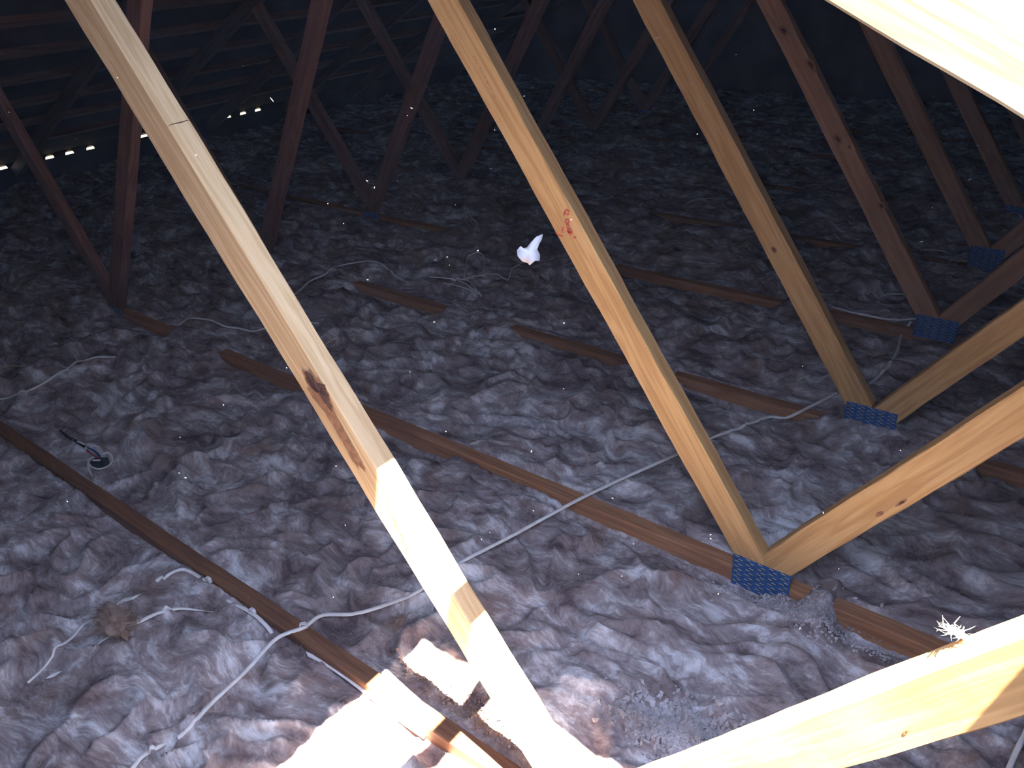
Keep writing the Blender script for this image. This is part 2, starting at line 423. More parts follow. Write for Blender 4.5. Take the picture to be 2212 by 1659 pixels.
# roof battens
def batten(x, y0, y1, label, group='roof battens'):
    hw = .0275
    s = 1 if x > APX else -1
    xa, xb = x-hw, x+hw
    V = [(xx, yy, chord_z(xx)+CHV+zz) for xx in (xa, xb) for yy in (y0, y1) for zz in (.001, BAT-.001)]
    Fc = [(0, 1, 3, 2), (4, 6, 7, 5), (0, 4, 5, 1), (2, 3, 7, 6), (0, 2, 6, 4), (1, 5, 7, 3)]
    v = np.array(V)*S; org = v.mean(axis=0)
    me = bpy.data.meshes.new('roof_batten')
    R = Matrix.Translation(Vector(org)) @ Matrix.Rotation(math.pi/2, 4, 'Z')
    Ri = R.inverted()
    me.from_pydata([tuple(Ri @ Vector(q)) for q in v], [], Fc); me.update()
    o = link_mesh('roof_batten', me, M_BATTEN, None, R)
    return tag(o, label, 'batten', group)
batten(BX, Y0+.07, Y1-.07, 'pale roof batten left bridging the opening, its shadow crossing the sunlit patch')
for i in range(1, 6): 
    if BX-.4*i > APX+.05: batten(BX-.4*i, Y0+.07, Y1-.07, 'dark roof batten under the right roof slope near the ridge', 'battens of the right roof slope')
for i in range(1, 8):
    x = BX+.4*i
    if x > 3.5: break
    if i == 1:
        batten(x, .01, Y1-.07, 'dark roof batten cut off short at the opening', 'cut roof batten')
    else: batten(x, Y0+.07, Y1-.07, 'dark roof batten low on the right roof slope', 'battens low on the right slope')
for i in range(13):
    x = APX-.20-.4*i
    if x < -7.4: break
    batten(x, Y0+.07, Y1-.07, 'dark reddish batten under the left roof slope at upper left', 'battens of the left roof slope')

# ------------------------------------------------------------------ noise
_perm = rng.permutation(256).astype(np.int64); _g = rng.normal(size=(256, 2)); _g /= np.linalg.norm(_g, axis=1)[:, None]
def gn(x, y, seed=0):
    xi = np.floor(x).astype(np.int64); yi = np.floor(y).astype(np.int64); xf = x-xi; yf = y-yi
    u = xf*xf*xf*(xf*(xf*6-15)+10); v = yf*yf*yf*(yf*(yf*6-15)+10)
    def gr(i, j, dx, dy):
        h = _perm[(_perm[(xi+i+seed*37) & 255]+yi+j+seed*91) & 255]; g = _g[h]; return g[..., 0]*dx+g[..., 1]*dy
    a = gr(0, 0, xf, yf); b = gr(1, 0, xf-1, yf); c = gr(0, 1, xf, yf-1); d = gr(1, 1, xf-1, yf-1)
    return (a+(b-a)*u+(c-a)*v+(a-b-c+d)*u*v)*1.5
def fbm(x, y, o, seed=0):
    s = 0; a = 1; t = 0
    for i in range(o):
        s = s+a*gn(x*2**i, y*2**i, seed+i); t += a; a *= .55
    return s/t

# insulation height beside each bottom chord, relative to its top: (x, front side)
COV = {
 0: [(-7.6, .02), (-3.6, .01), (-3.0, -.012), (-2.3, -.014), (-2.0, -.05), (-1.75, -.045), (-1.55, -.008), (-1.3, -.014), (-1.05, -.03), (-.75, -.04), (-.62, -.035), (-.5, -.05), (-.44, -.06), (-.36, -.03), (.2, -.04), (.5, 0), (3.6, .03)],
 1: [(-7.6, .03), (-3.95, .01), (-3.66, -.05), (-3.36, -.045), (-3.25, .03), (-2.9, .03), (-2.80, -.05), (-2.3, -.05), (-2.1, .015), (-1.85, -.0), (-1.7, -.05), (-1.5, -.09), (-1.33, -.07), (-1.27, -.02), (-.76, -.025), (-.68, -.06), (-.35, -.055), (-.1, -.075), (0, -.075), (.06, -.03), (.12, -.03), (.16, .025), (.205, .025), (.25, -.07), (.5, -.08), (.62, .02), (1.0, .03), (3.6, .03)],
 2: [(-7.6, .03), (-3.6, .02), (-3.0, .025), (-2.9, -.04), (-2.7, -.065), (-2.3, -.055), (-2.2, .02), (-1.8, .012), (-1.7, -.035), (-1.15, -.035), (-1.05, .01), (-.86, .015), (-.78, -.05), (-.45, -.09), (-.28, -.05), (-.22, -.01), (-.1, .03), (.09, .04), (.12, .03), (.36, .03), (.42, -.04), (.6, -.04), (.8, .03), (3.6, .03)],
 3: [(-7.6, .03), (-3.7, -.02), (-3.2, -.03), (-3.05, .03), (-1.8, .03), (-1.7, -.06), (-1.35, -.06), (-.8, -.04), (-.72, .025), (-.52, .02), (-.46, -.05), (-.12, -.06), (-.09, -.025), (.09, -.02), (.13, .03), (3.6, .03)],
 4: [(-7.6, .03), (-2.2, .02), (-1.9, -.04), (-1.3, .02), (-.9, -.03), (-.5, .03), (-.3, .0), (3.6, .03)],
}
def sm(a, b, x):
    t = np.clip((x-a)/(b-a), 0, 1); return t*t*(3-2*t)
def HH(x, y):
    x = np.asarray(x, float); y = np.asarray(y, float)
    wx = .16*fbm(x*2.1, y*2.1, 3, 11); wy = .16*fbm(x*2.1+31, y*2.1+7, 3, 15)
    X, Y = x+wx, y+wy
    h = .055*fbm(X*2.6, Y*3.4, 3, 1)
    rg = .25+.75*sm(-.15, .25, fbm(x*1.7+9, y*1.7, 2, 81))
    r1 = 1-np.abs(gn(X*4.5+3, Y*7+9, 21))*1.7
    r2_ = 1-np.abs(gn(X*11+3*wx, Y*17, 23))*1.7
    h = h+.032*(np.clip(r1, 0, 1)**2-.35)+.010*rg*(np.clip(r2_, 0, 1)**2-.35)
    h = h+.008*rg*fbm((X+.6*wy)*22, (Y-.5*wx)*34, 3, 5)+.003*rg*fbm(X*70, Y*95, 2, 9)
    base = ZT-.012+h
    cov = base
    for k in range(-2, 9):
        dk = y-(k+DY.get(k, 0)) if k < 8 else y-7.99
        if k in COV: f = np.interp(x, [a for a, b in COV[k]], [b for a, b in COV[k]])
        else: f = .012+.045*gn(x*1.3+k*5.1, x*0+k*3.3, 31)
        f = f+.016*fbm(x*9, y*9+k, 3, 41)+.006*gn(x*45, y*45, 43)
        back = np.where(f > 0, f, -.006+.35*f*0)+.007*fbm(x*12, y*12, 2, 47)
        hf = ZT+f+.25*h; hb = ZT+back+.25*h
        wf = 1-sm(.03, .17, -dk); wb = 1-sm(.03, .12, dk)
        under = np.minimum(hf, hb)
        tgt = np.where(dk < 0, hf, hb)
        tgt = np.where((np.abs(dk) < TH/2+.004) & (f < .004), ZT-.05, tgt)
        w = np.where(dk < 0, wf, wb)
        cov = cov*(1-w)+tgt*w
    # hollow around the black connector and the V joints
    return np.maximum(cov, ZT-WD+.004)
def steps(lo, hi, c0, c1, fine, growth, mx):
    pts = list(np.arange(c0, c1+fine, fine)); s = fine; v = pts[-1]
    while v < hi: s = min(s*growth, mx); v += s; pts.append(v)
    s = fine; v = pts[0]; left = []
    while v > lo: s = min(s*growth, mx); v -= s; left.append(v)
    p = np.array(left[::-1]+pts); return np.clip(p, lo, hi)
gx = steps(-7.455, XE_R-.1, -2.9, .75, .0085, 1.02, .06)
gy = steps(-2.85, Y1-.07, -.35, 2.1, .0085, 1.015, .05)
GX, GY = np.meshgrid(gx, gy, indexing='ij')
GZ = HH(GX, GY)
nx, ny = GX.shape
vid = np.arange(nx*ny).reshape(nx, ny)
quads = np.stack([vid[:-1, :-1], vid[1:, :-1], vid[1:, 1:], vid[:-1, 1:]], -1).reshape(-1, 4)
ins = from_numpy('insulation', np.stack([GX, GY, GZ], -1).reshape(-1, 3), quads, M_WOOL)
tag(ins, 'dirty grey-brown glass wool insulation spread between the bottom timbers', 'insulation', kind='stuff')

def ground(px, py, lift=0.0):
    d = ray(px, py)
    s = np.linspace((ZT+.25-EYE[2])/d[2], (ZT-.12-EYE[2])/d[2], 160)
    P = EYE[None]+d[None]*s[:, None]
    hz = HH(P[:, 0], P[:, 1])+lift
    i = int(np.argmax(P[:, 2] < hz))
    return P[i] if P[i, 2] < hz[i] else EYE+d*(ZT-EYE[2])/d[2]

# loose fibres standing off the wool: one uncountable mass, part of it
def fibres(n, region, rad, lmin, lmax, parent, name='loose_fibre', m=M_FIBRE, lift=.002, up_=.5, dens=None):
    x = rng.uniform(region[0], region[1], n); y = rng.uniform(region[2], region[3], n)
    if dens is not None:
        keep = dens(x, y); x, y = x[keep], y[keep]; n = len(x)
    z = HH(x, y)+lift-.004
    a = rng.uniform(0, 2*np.pi, n); el = np.abs(rng.normal(0, up_, n)); L = rng.uniform(lmin, lmax, n)
    p = np.stack([x, y, z], 1); V = []
    bend = rng.normal(0, 1.1, n)
    segs = 3
    dirs = []
    for s in range(segs):
        aa = a+bend*s/segs*1.6; ee = el*(1-1.3*s/segs)
        dirs.append(np.stack([np.cos(aa)*np.cos(ee), np.sin(aa)*np.cos(ee), np.sin(ee)], 1)*(L/segs)[:, None])
    pts = [p]
    for d_ in dirs: pts.append(pts[-1]+d_)
    for k in range(1, segs+1):   # keep on the surface
        hz = HH(pts[k][:, 0], pts[k][:, 1]); pts[k][:, 2] = np.maximum(pts[k][:, 2], hz+.001)
    r = rad
    off = [np.array([r, 0, 0]), np.array([-r*.5, r*.87, 0]), np.array([-r*.5, -r*.87, r*.8])]
    allv = np.stack([pts[k]+o*(1-.5*k/segs) for k in range(segs+1) for o in off], 1)   # n, (segs+1)*3, 3
    nv = (segs+1)*3
    q = []
    for k in range(segs):
        for j in range(3):
            q.append([k*3+j, k*3+(j+1) % 3, (k+1)*3+(j+1) % 3, (k+1)*3+j])
    q = np.array(q)[None]+(np.arange(n)*nv)[:, None, None]
    o = from_numpy(name, allv.reshape(-1, 3), q.reshape(-1, 4), m, parent, smooth=False)
    o['kind'] = 'stuff'
    return o
near = lambda x, y: fbm(x*3, y*3, 2, 61) > -.05
fibres(30000, (-3.2, .8, -.3, 2.6), .0004, .012, .05, ins, dens=near)
# ------------------------------------------------------------------ cables
def catmull(P, n=10):
    P = [np.array(q, float) for q in P]; P = [2*P[0]-P[1]]+P+[2*P[-1]-P[-2]]; out = []
    for i in range(1, len(P)-2):
        for t in np.linspace(0, 1, n, endpoint=False):
            a, b, c, d = P[i-1], P[i], P[i+1], P[i+2]
            out.append(.5*((2*b)+(-a+c)*t+(2*a-5*b+4*c-d)*t*t+(-a+3*b-3*c+d)*t**3))
    out.append(P[-2]); return out
def tube(name, P, rw, rh, m, parent=None, n=10, sides=8, taper=False):
    P = catmull(P, n); V, Fc = [], []
    for i, p in enumerate(P):
        t = P[min(i+1, len(P)-1)]-P[max(i-1, 0)]; t = t/(np.linalg.norm(t)+1e-9)
        s = np.cross(t, [0, 0, 1.0]); s = s/(np.linalg.norm(s)+1e-9); u = np.cross(s, t)
        k = 1.0 if not taper else max(.15, math.sin(math.pi*min(1, .02+i/(len(P)-1))))
        for j in range(sides):
            a = 2*math.pi*j/sides; V.append(p+s*math.cos(a)*rw*k+u*math.sin(a)*rh*k)
    for i in range(len(P)-1):
        for j in range(sides):
            Fc.append((i*sides+j, i*sides+(j+1) % sides, (i+1)*sides+(j+1) % sides, (i+1)*sides+j))
    Fc.append(tuple(range(sides))[::-1]); Fc.append(tuple((len(P)-1)*sides+j for j in range(sides)))
    return from_data(name, V, Fc, m, parent, smooth=True)
def drape(P, lift):
    Q = np.array(catmull(P, 6)); g = HH(Q[:, 0], Q[:, 1])+lift*.6
    z = np.maximum(Q[:, 2], g)
    for _ in range(10):
        zz = z.copy(); zz[1:-1] = (z[:-2]+z[1:-1]+z[2:])/3; z = zz
    Q[:, 2] = np.maximum(z, g-.004); return list(Q)
def gpath(pts, lift=.006):
    """points on the wool surface; a third value raises that point"""
    return drape([ground(q[0], q[1], lift+(q[2] if len(q) > 2 else 0)) for q in pts], lift)
def onz(px, py, z):
    d = ray(px, py); return EYE+d*(z-EYE[2])/d[2]
CW, CH = .0075, .0045
GRP = 'white cables over the insulation'
# the long cable: out of the wool at lower left, over two bottom timbers, to the third joint
z0 = ZT+.008
main = [ground(385, 1600, -.004), ground(412, 1570, .003), ground(470, 1512, .006), ground(535, 1445, .008), ground(598, 1383, .010), onz(655, 1352, z0+.002)]
main += [ground(700, 1333, .008), ground(770, 1323, .006), ground(855, 1302, .006), ground(905, 1275, .010)]
main += [onz(x, y, ZT+.02) for x, y in ((995, 1217), (1100, 1160))]+[onz(1235, 1088, ZT+.012), onz(1330, 1040, ZT+.02), onz(1460, 982, ZT+.02)]
main += [onz(1535, 947, ZT+.02), ground(1600, 923, .010), ground(1660, 908, .009), onz(1705, 897, ZT+.012), onz(1760, 874, ZT+.015), onz(1812, 848, ZT+.02), onz(1860, 838, ZT+.02), ground(1884, 826, .008), ground(1918, 795, .008), ground(1938, 760, .007), ground(1946, 730, .007), onz(1968, 694, ZT+.02)]
main = drape(main, .008)
cab = tube('cable', main, CW, CH, M_CABLE); tag(cab, 'long white cable crossing from the lower left over three timbers to the far blue plate', 'cable')
def clip_on(px, py, z, ang, parent):
    p = onz(px, py, z); s = .011
    V, Fc = [], []
    ca, sa = math.cos(ang), math.sin(ang)
    prof = [(-s, -.008), (-s, .006), (-s*.6, .011), (s*.6, .011), (s, .006), (s, -.008), (s*.75, -.008), (s*.7, .004), (s*.4, .008), (-s*.4, .008), (-s*.7, .004), (-s*.75, -.008)]
    for w in (-.0055, .0055):
        for a, b in prof: V.append((p[0]+a*ca-w*sa, p[1]+a*sa+w*ca, p[2]+b))
    n = len(prof); Fc = [tuple(range(n)), tuple(range(2*n-1, n-1, -1))]+[(i, i+n, (i+1) % n+n, (i+1) % n) for i in range(n)]
    o = from_data('cable_clip', V, Fc, M_CLIP, parent); o['label'] = 'small white plastic cable clip'; return o
clip_on(655, 1352, ZT+.008, .9, cab)
o = tube('cable', gpath([(286, 1659), (305, 1640), (340, 1615), (352, 1608)]), CW, CH, M_CABLE); tag(o, 'short white cable length showing at the bottom edge of the frame', 'cable', GRP)
# along the near side of the nearest bottom timber
side = gpath([(352, 1252), (370, 1238), (395, 1229), (420, 1237)])+[onz(447, 1255, ZT-.012), onz(470, 1277, ZT-.022), onz(500, 1299, ZT-.018), onz(545, 1322, ZT-.012), onz(575, 1347, ZT-.02), onz(600, 1375, ZT-.028), onz(650, 1403, ZT-.03), onz(700, 1428, ZT-.03), onz(745, 1458, ZT-.03), onz(792, 1493, ZT-.03), onz(850, 1540, ZT-.035), onz(920, 1590, ZT-.04)]
side = [q if i < 4 else q+np.array([0, -.004, 0]) for i, q in enumerate(side)]
cs = tube('cable', side, CW*.9, CH, M_CABLE); tag(cs, 'white cable clipped along the near side of the closest bottom timber', 'cable')
clip_on(450, 1253, ZT-.004, .1, cs); clip_on(545, 1321, ZT-.004, .1, cs)
o = tube('cable', gpath([(204, 1402), (225, 1385), (262, 1362), (300, 1342), (345, 1325), (395, 1317), (430, 1319), (460, 1322)], .009), CW, CH, M_CABLE, taper=True); tag(o, 'curved white cable arching beside the brown tuft at lower left', 'cable')
o = tube('cable', gpath([(60, 1475), (85, 1452), (110, 1428), (150, 1385), (178, 1358), (202, 1338)]), CW*.6, CH*.8, M_CABLE); tag(o, 'thin straight white wire running left of the brown tuft', 'cable')
o = tube('cable', gpath([(98, 1466), (115, 1459), (134, 1449)]), CW*.9, CH, M_CABLE, taper=True); tag(o, 'tiny white cable sliver at far lower left below the thin wire', 'cable')
o = tube('cable', gpath([(248, 1309), (265, 1299), (288, 1289), (305, 1283)]), CW*1.1, CH, M_CABLE, taper=True); tag(o, 'blade-like white cable end above the brown tuft', 'cable')
o = tube('cable', gpath([(337, 1256), (344, 1250), (352, 1245)]), CW*1.1, CH, M_CABLE); tag(o, 'stub of white cable left of the clipped cable start', 'cable')
o = tube('cable', gpath([(-25, 868), (0, 864), (30, 859), (62, 845), (100, 823), (128, 805), (145, 797), (165, 785), (185, 776), (215, 772), (250, 771)]), CW*.9, CH, M_CABLE); tag(o, 'white cable at the left edge curving up from the frame side', 'cable')
o = tube('cable', gpath([(352, 722, .01), (362, 708, .02), (385, 693, .03), (415, 689, .03), (450, 692, .03), (485, 702, .025), (520, 712, .02), (548, 715, .015), (580, 706, .01), (630, 697), (690, 699)]), CW*.9, CH, M_CABLE); tag(o, 'white cable hump left of the nearest diagonal web', 'cable')
o = tube('cable', gpath([(600, 665), (640, 633), (668, 612), (700, 593), (735, 577), (770, 567), (808, 565), (830, 577), (850, 594), (872, 606)]), CW*.8, CH, M_CABLE); tag(o, 'white cable looping right of the nearest diagonal web', 'cable')
o = tube('cable', gpath([(-20, 797), (0, 796), (25, 793), (55, 793)]), CW*.7, CH*.7, M_STRAW); tag(o, 'pale straw stick at the left edge of the frame', 'stick')
o = tube('cable', gpath([(703, 744), (712, 738), (728, 728)][::1]), .006, .004, M_STRAW); o.name = 'wood_sliver'; tag(o, 'short pale wood sliver beside the nearest diagonal web', 'wood sliver')
GT = 'tangled wires in the middle'
for pts, lab in (([(1003, 606), (1005, 585), (1010, 562), (1020, 549), (1035, 545), (1045, 556), (1047, 575), (1044, 596)], 'upright loop of grey wire above the tangle in the middle'),
            ([(1003, 466), (1006, 478), (1014, 492)], 'short upper wire end of the far small loop'),
            ([(1005, 464), (1012, 462), (1020, 470), (1028, 485), (1035, 500)], 'far small wire loop above the tangle'),
            ([(928, 598), (960, 601), (995, 604), (1015, 600)], 'thin pale wire running left from the tangle'),
            ([(1005, 601), (1045, 595), (1075, 596), (1096, 602), (1106, 585), (1122, 568), (1148, 559)], 'thin wire running right from the tangle with a sharp kink'),
            ([(958, 611), (985, 618), (1012, 624), (1030, 640)], 'lower strand of the wire tangle'),
            ([(975, 604), (1000, 612), (1020, 622), (1041, 641)], 'middle strand of the wire tangle ending at a point'),
            ([(1005, 603), (1018, 615), (1030, 628), (1041, 640)], 'right strand of the wire tangle'),
            ([(1475, 446), (1490, 437), (1508, 431), (1540, 430), (1572, 430)], 'faint curved wire far back between the long webs'),
            ([(1990, 541), (2020, 540), (2047, 545)], 'faint short wire near the right edge above the far plates'),
            ([(1900, 641), (1925, 636), (1955, 636)], 'faint wire left of the far blue plate')):
    o = tube('wire', gpath(pts, .01), .0045, .0035, M_CABLE); tag(o, lab, 'wire', GT if 'tangle' in lab else None)
o = tube('cable', gpath([(1797, 662), (1815, 670), (1850, 682), (1900, 689), (1945, 691)], .012)+[onz(1985, 688, ZT+.03)], CW, CH, M_CABLE); tag(o, 'white cable sagging to the far blue plate from the left', 'cable')
o = tube('cable', [onz(2235, 1540, ZT+.05), onz(2212, 1590, ZT+.05), onz(2195, 1625, ZT+.05), onz(2172, 1680, ZT+.045)], CW*.9, CH, M_CABLE); tag(o, 'cable end at the lower right corner under the sunlit web', 'cable')

# ------------------------------------------------------------------ black connector with coil
cp = ground(213, 1000, .02)
ct = empty('cable_connector', cp); tag(ct, 'small black connector with red and blue wires in a white cable coil', 'connector')
def local_box(name, c, ax, sx, sy, sz, m, parent):
    ca, sa = math.cos(ax), math.sin(ax); V = []
    for x in (-sx, sx):
        for y in (-sy, sy):
            for z in (-sz, sz): V.append((c[0]+x*ca-y*sa, c[1]+x*sa+y*ca, c[2]+z))
    me = from_data(name, V, [(0, 1, 3, 2), (4, 6, 7, 5), (0, 4, 5, 1), (2, 3, 7, 6), (0, 2, 6, 4), (1, 5, 7, 3)], m, parent)
    b = me.modifiers.new('bevel', 'BEVEL'); b.width = .002; b.segments = 2
    return me
local_box('housing', cp+np.array([0.004, 0.004, 0]), 2.2, .020, .028, .014, M_BLACK, ct)
local_box('terminal_strip', cp+np.array([.002, -.004, .016]), 2.2, .004, .016, .003, M_CLIP, ct)
tube('red_wire', [ground(188, 972, .014), ground(198, 980, .02), cp+np.array([-.004, .005, .016])], .003, .003, M_RED, ct)
tube('blue_wire', [ground(189, 967, .016), ground(204, 973, .026), ground(216, 985, .02)], .003, .003, M_BLUE, ct)
tube('blue_wire', [ground(192, 968, .018), ground(208, 978, .024), ground(218, 990, .02)], .0022, .0022, M_BLUE, ct)
tube('white_wire', [ground(200, 967, .016), ground(209, 967, .03), ground(216, 978, .02), ground(220, 986, .018)], .002, .002, M_CLIP, ct)
tube('sheath', [ground(130, 930, .0), ground(148, 945, .006), ground(165, 953, .012), ground(183, 965, .014)], .007, .006, M_BLACK, ct)
tube('white_sheath', [ground(158, 950, .018), ground(172, 955, .022), ground(183, 960, .02)], .004, .003, M_CLIP, ct)
loop = [(218, 984), (230, 977), (240, 982), (243, 992), (238, 1003), (226, 1010), (212, 1013), (198, 1008), (190, 998), (196, 989), (205, 988)]
tube('coil', [ground(x, y, .018) for x, y in loop], .0032, .0032, M_CABLE, ct)
tube('coil', [ground(x, y, .013) for x, y in [(220, 982), (232, 979), (239, 987), (236, 998), (224, 1006)]], .003, .003, M_CABLE, ct)
tube('coil', [ground(x, y, .012) for x, y in [(203, 988), (193, 994), (190, 1005), (195, 1020), (199, 1028)]], .003, .003, M_CABLE, ct)

# ------------------------------------------------------------------ marks and knots on the timbers
def face_pt(px, py, k, lift=.0006): return onY(px, py, k+DY[k]-TH/2-.0012-lift)
def top_frame(k):       # the upper edge face of the R-left web of truss k
    dx, da = WEB[('RL', k)]; a = AL+da
    return np.array([dx, 0, 0.]), np.array([-math.cos(a), 0, math.sin(a)]), np.array([math.sin(a), 0, math.cos(a)])
def blot(name, pts, k, m, parent, rough=0.0, depth=.0012, seed=1, label=None):
    """irregular inlay on the near face of a web, outline in picture points"""
    rr = random.Random(seed); out = []
    P = [face_pt(x, y, k, 0) for x, y in pts]; P = catmull(P+[P[0]], 5)[:-1]
    c = sum(P)/len(P); V = [c+np.array([0, -depth*(.3 if rough else 1), 0])]; n = len(P)
    rings = 4
    for r in range(1, rings+1):
        f = r/rings
        for p in P:
            q = c+(p-c)*f*(1+.10*rr.uniform(-1, 1)*(1 if r == rings else .5)); yy = -depth*(1-f*.8)+rough*rr.uniform(-1, .4)*(1-f)
            V.append(np.array([q[0], c[1]+yy if r < rings else c[1], q[2]]))
    Fc = [(0, 1+i, 1+(i+1) % n) for i in range(n)]
    for r in range(rings-1):
        for i in range(n): Fc.append((1+r*n+i, 1+(r+1)*n+i, 1+(r+1)*n+(i+1) % n, 1+r*n+(i+1) % n))
    o = from_data(name, V, Fc, m, parent, smooth=not rough)
    if label: o['label'] = label
    return o
w0, w1, w2, w3 = TR[0], TR[1], TR[2], TR[3]
blot('bark_stain', [(655, 800), (675, 806), (695, 830), (712, 860), (728, 900), (755, 950), (775, 985), (790, 1020), (768, 1005), (745, 965), (722, 925), (700, 890), (676, 860), (660, 825)], 0, M_KNOTR, w0, 0, .0006, 3, 'brown stain running down from the bark pocket')
blot('bark_pocket', [(657, 802), (672, 808), (686, 826), (700, 829), (708, 850), (716, 875), (722, 895), (712, 885), (700, 868), (688, 852), (672, 838), (662, 820)], 0, M_KNOT, w0, .004, .002, 4, 'dark rough bark pocket in the near web')
def knot(cx, cy, a, b, k, parent, ang=1.05, seed=0, m=M_KNOT):
    pts = [(cx+a*math.cos(t)*math.cos(ang)-b*math.sin(t)*math.sin(ang), cy+a*math.cos(t)*math.sin(ang)+b*math.sin(t)*math.cos(ang)) for t in np.linspace(0, 2*math.pi, 9)[:-1]]
    blot('knot', [((x-cx)*1.7+cx, (y-cy)*1.7+cy) for x, y in pts], k, M_KNOTR, parent, 0, .0004, seed)
    blot('knot', pts, k, m, parent, 0, .0012, seed+1)
for q in ((1693, 67, 8, 6), (1752, 141, 11, 5), (1810, 301, 8, 5), (1835, 318, 3, 2), (1904, 445, 6, 5)): knot(*q, 3, w3, seed=int(q[0]))
knot(1672, 540, 5, 3, 2, w2, seed=8); knot(1900, 1110, 6, 3, 1, w1, -.5, seed=9, m=M_KNOTR); knot(1947, 1086, 9, 2.5, 1, w1, -.55, seed=10)
knot(1960, 1560+18, 7, 3, 0, w0, -.9, seed=12, m=M_KNOTR)
# crack across the upper edge of the nearest web
def web_top_pt(px, py, k, lift=.0012):
    o_, d_, n_ = top_frame(k); o_ = o_+n_*lift
    dr = ray(px, py); s = ((o_-EYE) @ n_)/(dr @ n_); return EYE+dr*s
crack = tube('crack', [web_top_pt(x, y, 0, .0008) for x, y in ((361, 274), (370, 269), (382, 266), (395, 263), (404, 260), (412, 262))], .0022, .0012, M_KNOT, w0, n=5, sides=5, taper=True)
crack['label'] = 'dark crack across the near web top'
# red stamp, illegible strokes as in the picture
strokes = [[(1222, 455), (1218, 460), (1219, 466)], [(1221, 454), (1227, 454), (1229, 458)], [(1229, 461), (1227, 464), (1224, 463)], [(1219, 463), (1223, 459)],
           [(1225, 473), (1221, 478), (1224, 483), (1229, 480), (1228, 475), (1225, 473)], [(1223, 486), (1227, 485), (1230, 488)], [(1224, 491), (1229, 493)], [(1216, 490), (1217, 497)],
           [(1225, 498), (1229, 495), (1234, 497), (1236, 501), (1233, 504), (1228, 503), (1225, 498)], [(1227, 500), (1231, 502), (1234, 499)], [(1229, 498), (1230, 503)],
           [(1201, 500), (1202, 505), (1209, 508), (1217, 511)], [(1213, 494), (1215, 499), (1214, 503)], [(1232, 506), (1233, 509)], [(1238, 513), (1243, 513), (1244, 510)]]
V, Fc = [], []
for st in strokes:
    P = [face_pt(x, y, 1, .0012) for x, y in st]; P = catmull(P, 4) if len(P) > 2 else P
    for i in range(len(P)-1):
        a, b = P[i], P[i+1]; t = (b-a); t = t/(np.linalg.norm(t)+1e-9); s_ = np.array([-t[2], 0, t[0]])*.0021
        n = len(V); V += [a-s_, a+s_, b+s_, b-s_]; Fc.append((n, n+1, n+2, n+3))
o = from_data('ink_stamp', V, Fc, M_INK, w1); o['label'] = 'small faded red stamp of broken letters on the web face'
def faint_print(k, path, n, parent, hgt, lab):
    V, Fc = [], []; rr = random.Random(n)
    for i in range(n):
        f = i/(n-1); x = path[0][0]+(path[1][0]-path[0][0])*f; y = path[0][1]+(path[1][1]-path[0][1])*f
        if i % 7 == 6: continue
        for _ in range(2):
            a = face_pt(x+rr.uniform(-3, 3), y+rr.uniform(-hgt, hgt), k, .0008); b = face_pt(x+rr.uniform(-3, 3), y+rr.uniform(-hgt, hgt), k, .0008)
            t = (b-a); t = t/(np.linalg.norm(t)+1e-9); s_ = np.array([-t[2], 0, t[0]])*.0005; m_ = len(V)
            V += [a-s_, a+s_, b+s_, b-s_]; Fc.append((m_, m_+1, m_+2, m_+3))
    o = from_data('faded_print', V, Fc, M_INKG, parent); o['label'] = lab
faint_print(1, ((1022, 118), (1070, 212)), 24, w1, 4, 'faint brown print on the upper web face')
faint_print(0, ((836, 1080), (882, 1195)), 26, w0, 5, 'faint print on the sunlit web face')

# ------------------------------------------------------------------ tufts, crumbs, flake, dust
def tuft(name, base, size, nf, m, lab, cat, squash=.6, lump=True, hairlen=.6, seed=0, group=None):
    rr = np.random.default_rng(seed)
    bm = bmesh.new(); bmesh.ops.create_icosphere(bm, subdivisions=4, radius=1)
    V = np.array([v.co[:] for v in bm.verts]); Fc = [[v.index for v in f.verts] for f in bm.faces]; bm.free()
    ns = fbm(V[:, 0]*1.6+seed, V[:, 1]*1.6+V[:, 2]*1.3, 4, 71)
    V = V*(1+1.1*ns+.22*fbm(V[:, 0]*6, V[:, 1]*6+V[:, 2]*5, 3, 73))[:, None]; V[:, 2] *= squash; V = V*np.array(size)[None]
    V = V+np.array(base)[None]
    VV = [tuple(q) for q in V]; FF = [tuple(f) for f in Fc]
    idx = rr.integers(0, len(V), nf)
    for i in idx:
        p = V[i]; d = p-np.array(base); d = d/(np.linalg.norm(d)+1e-9)+rr.normal(0, .5, 3); d[2] = abs(d[2])*.8; L = hairlen*np.mean(size)*rr.uniform(.4, 1.2)
        q = p+d*L*.5; q2 = q+(d+rr.normal(0, .7, 3))*L*.4
        n = len(VV); w = .0008
        VV += [tuple(p+[w, 0, 0]), tuple(p-[w, 0, 0]), tuple(p+[0, 0, w]), tuple(q+[w, 0, 0]), tuple(q-[w, 0, 0]), tuple(q+[0, 0, w]), tuple(q2)]
        FF += [(n, n+1, n+4, n+3), (n+1, n+2, n+5, n+4), (n+2, n, n+3, n+5), (n+3, n+4, n+6), (n+4, n+5, n+6), (n+5, n+3, n+6)]
    o = from_data(name, VV, FF, m, smooth=True); return tag(o, lab, cat, group)
tuft('wool_tuft', ground(252, 1345, .012), (.080, .036, .024), 700, M_TUFT, 'brown torn wool tuft between the thin wire and the curved cable', 'tuft', seed=1)
tuft('wool_tuft', ground(862, 1347, .006), (.022, .030, .016), 260, M_TUFT, 'small tan wool tuft left of the sunlit web foot', 'tuft', seed=2, hairlen=1)
bp_ = onY(2066, 1368, TH/2-.01)
tuft('wool_tuft', (bp_[0], TH/2-.012, bp_[2]+.004), (.009, .007, .005), 60, M_PALE, 'bright white fibre tuft on top of the sunlit right web', 'tuft', seed=3, hairlen=2.2)
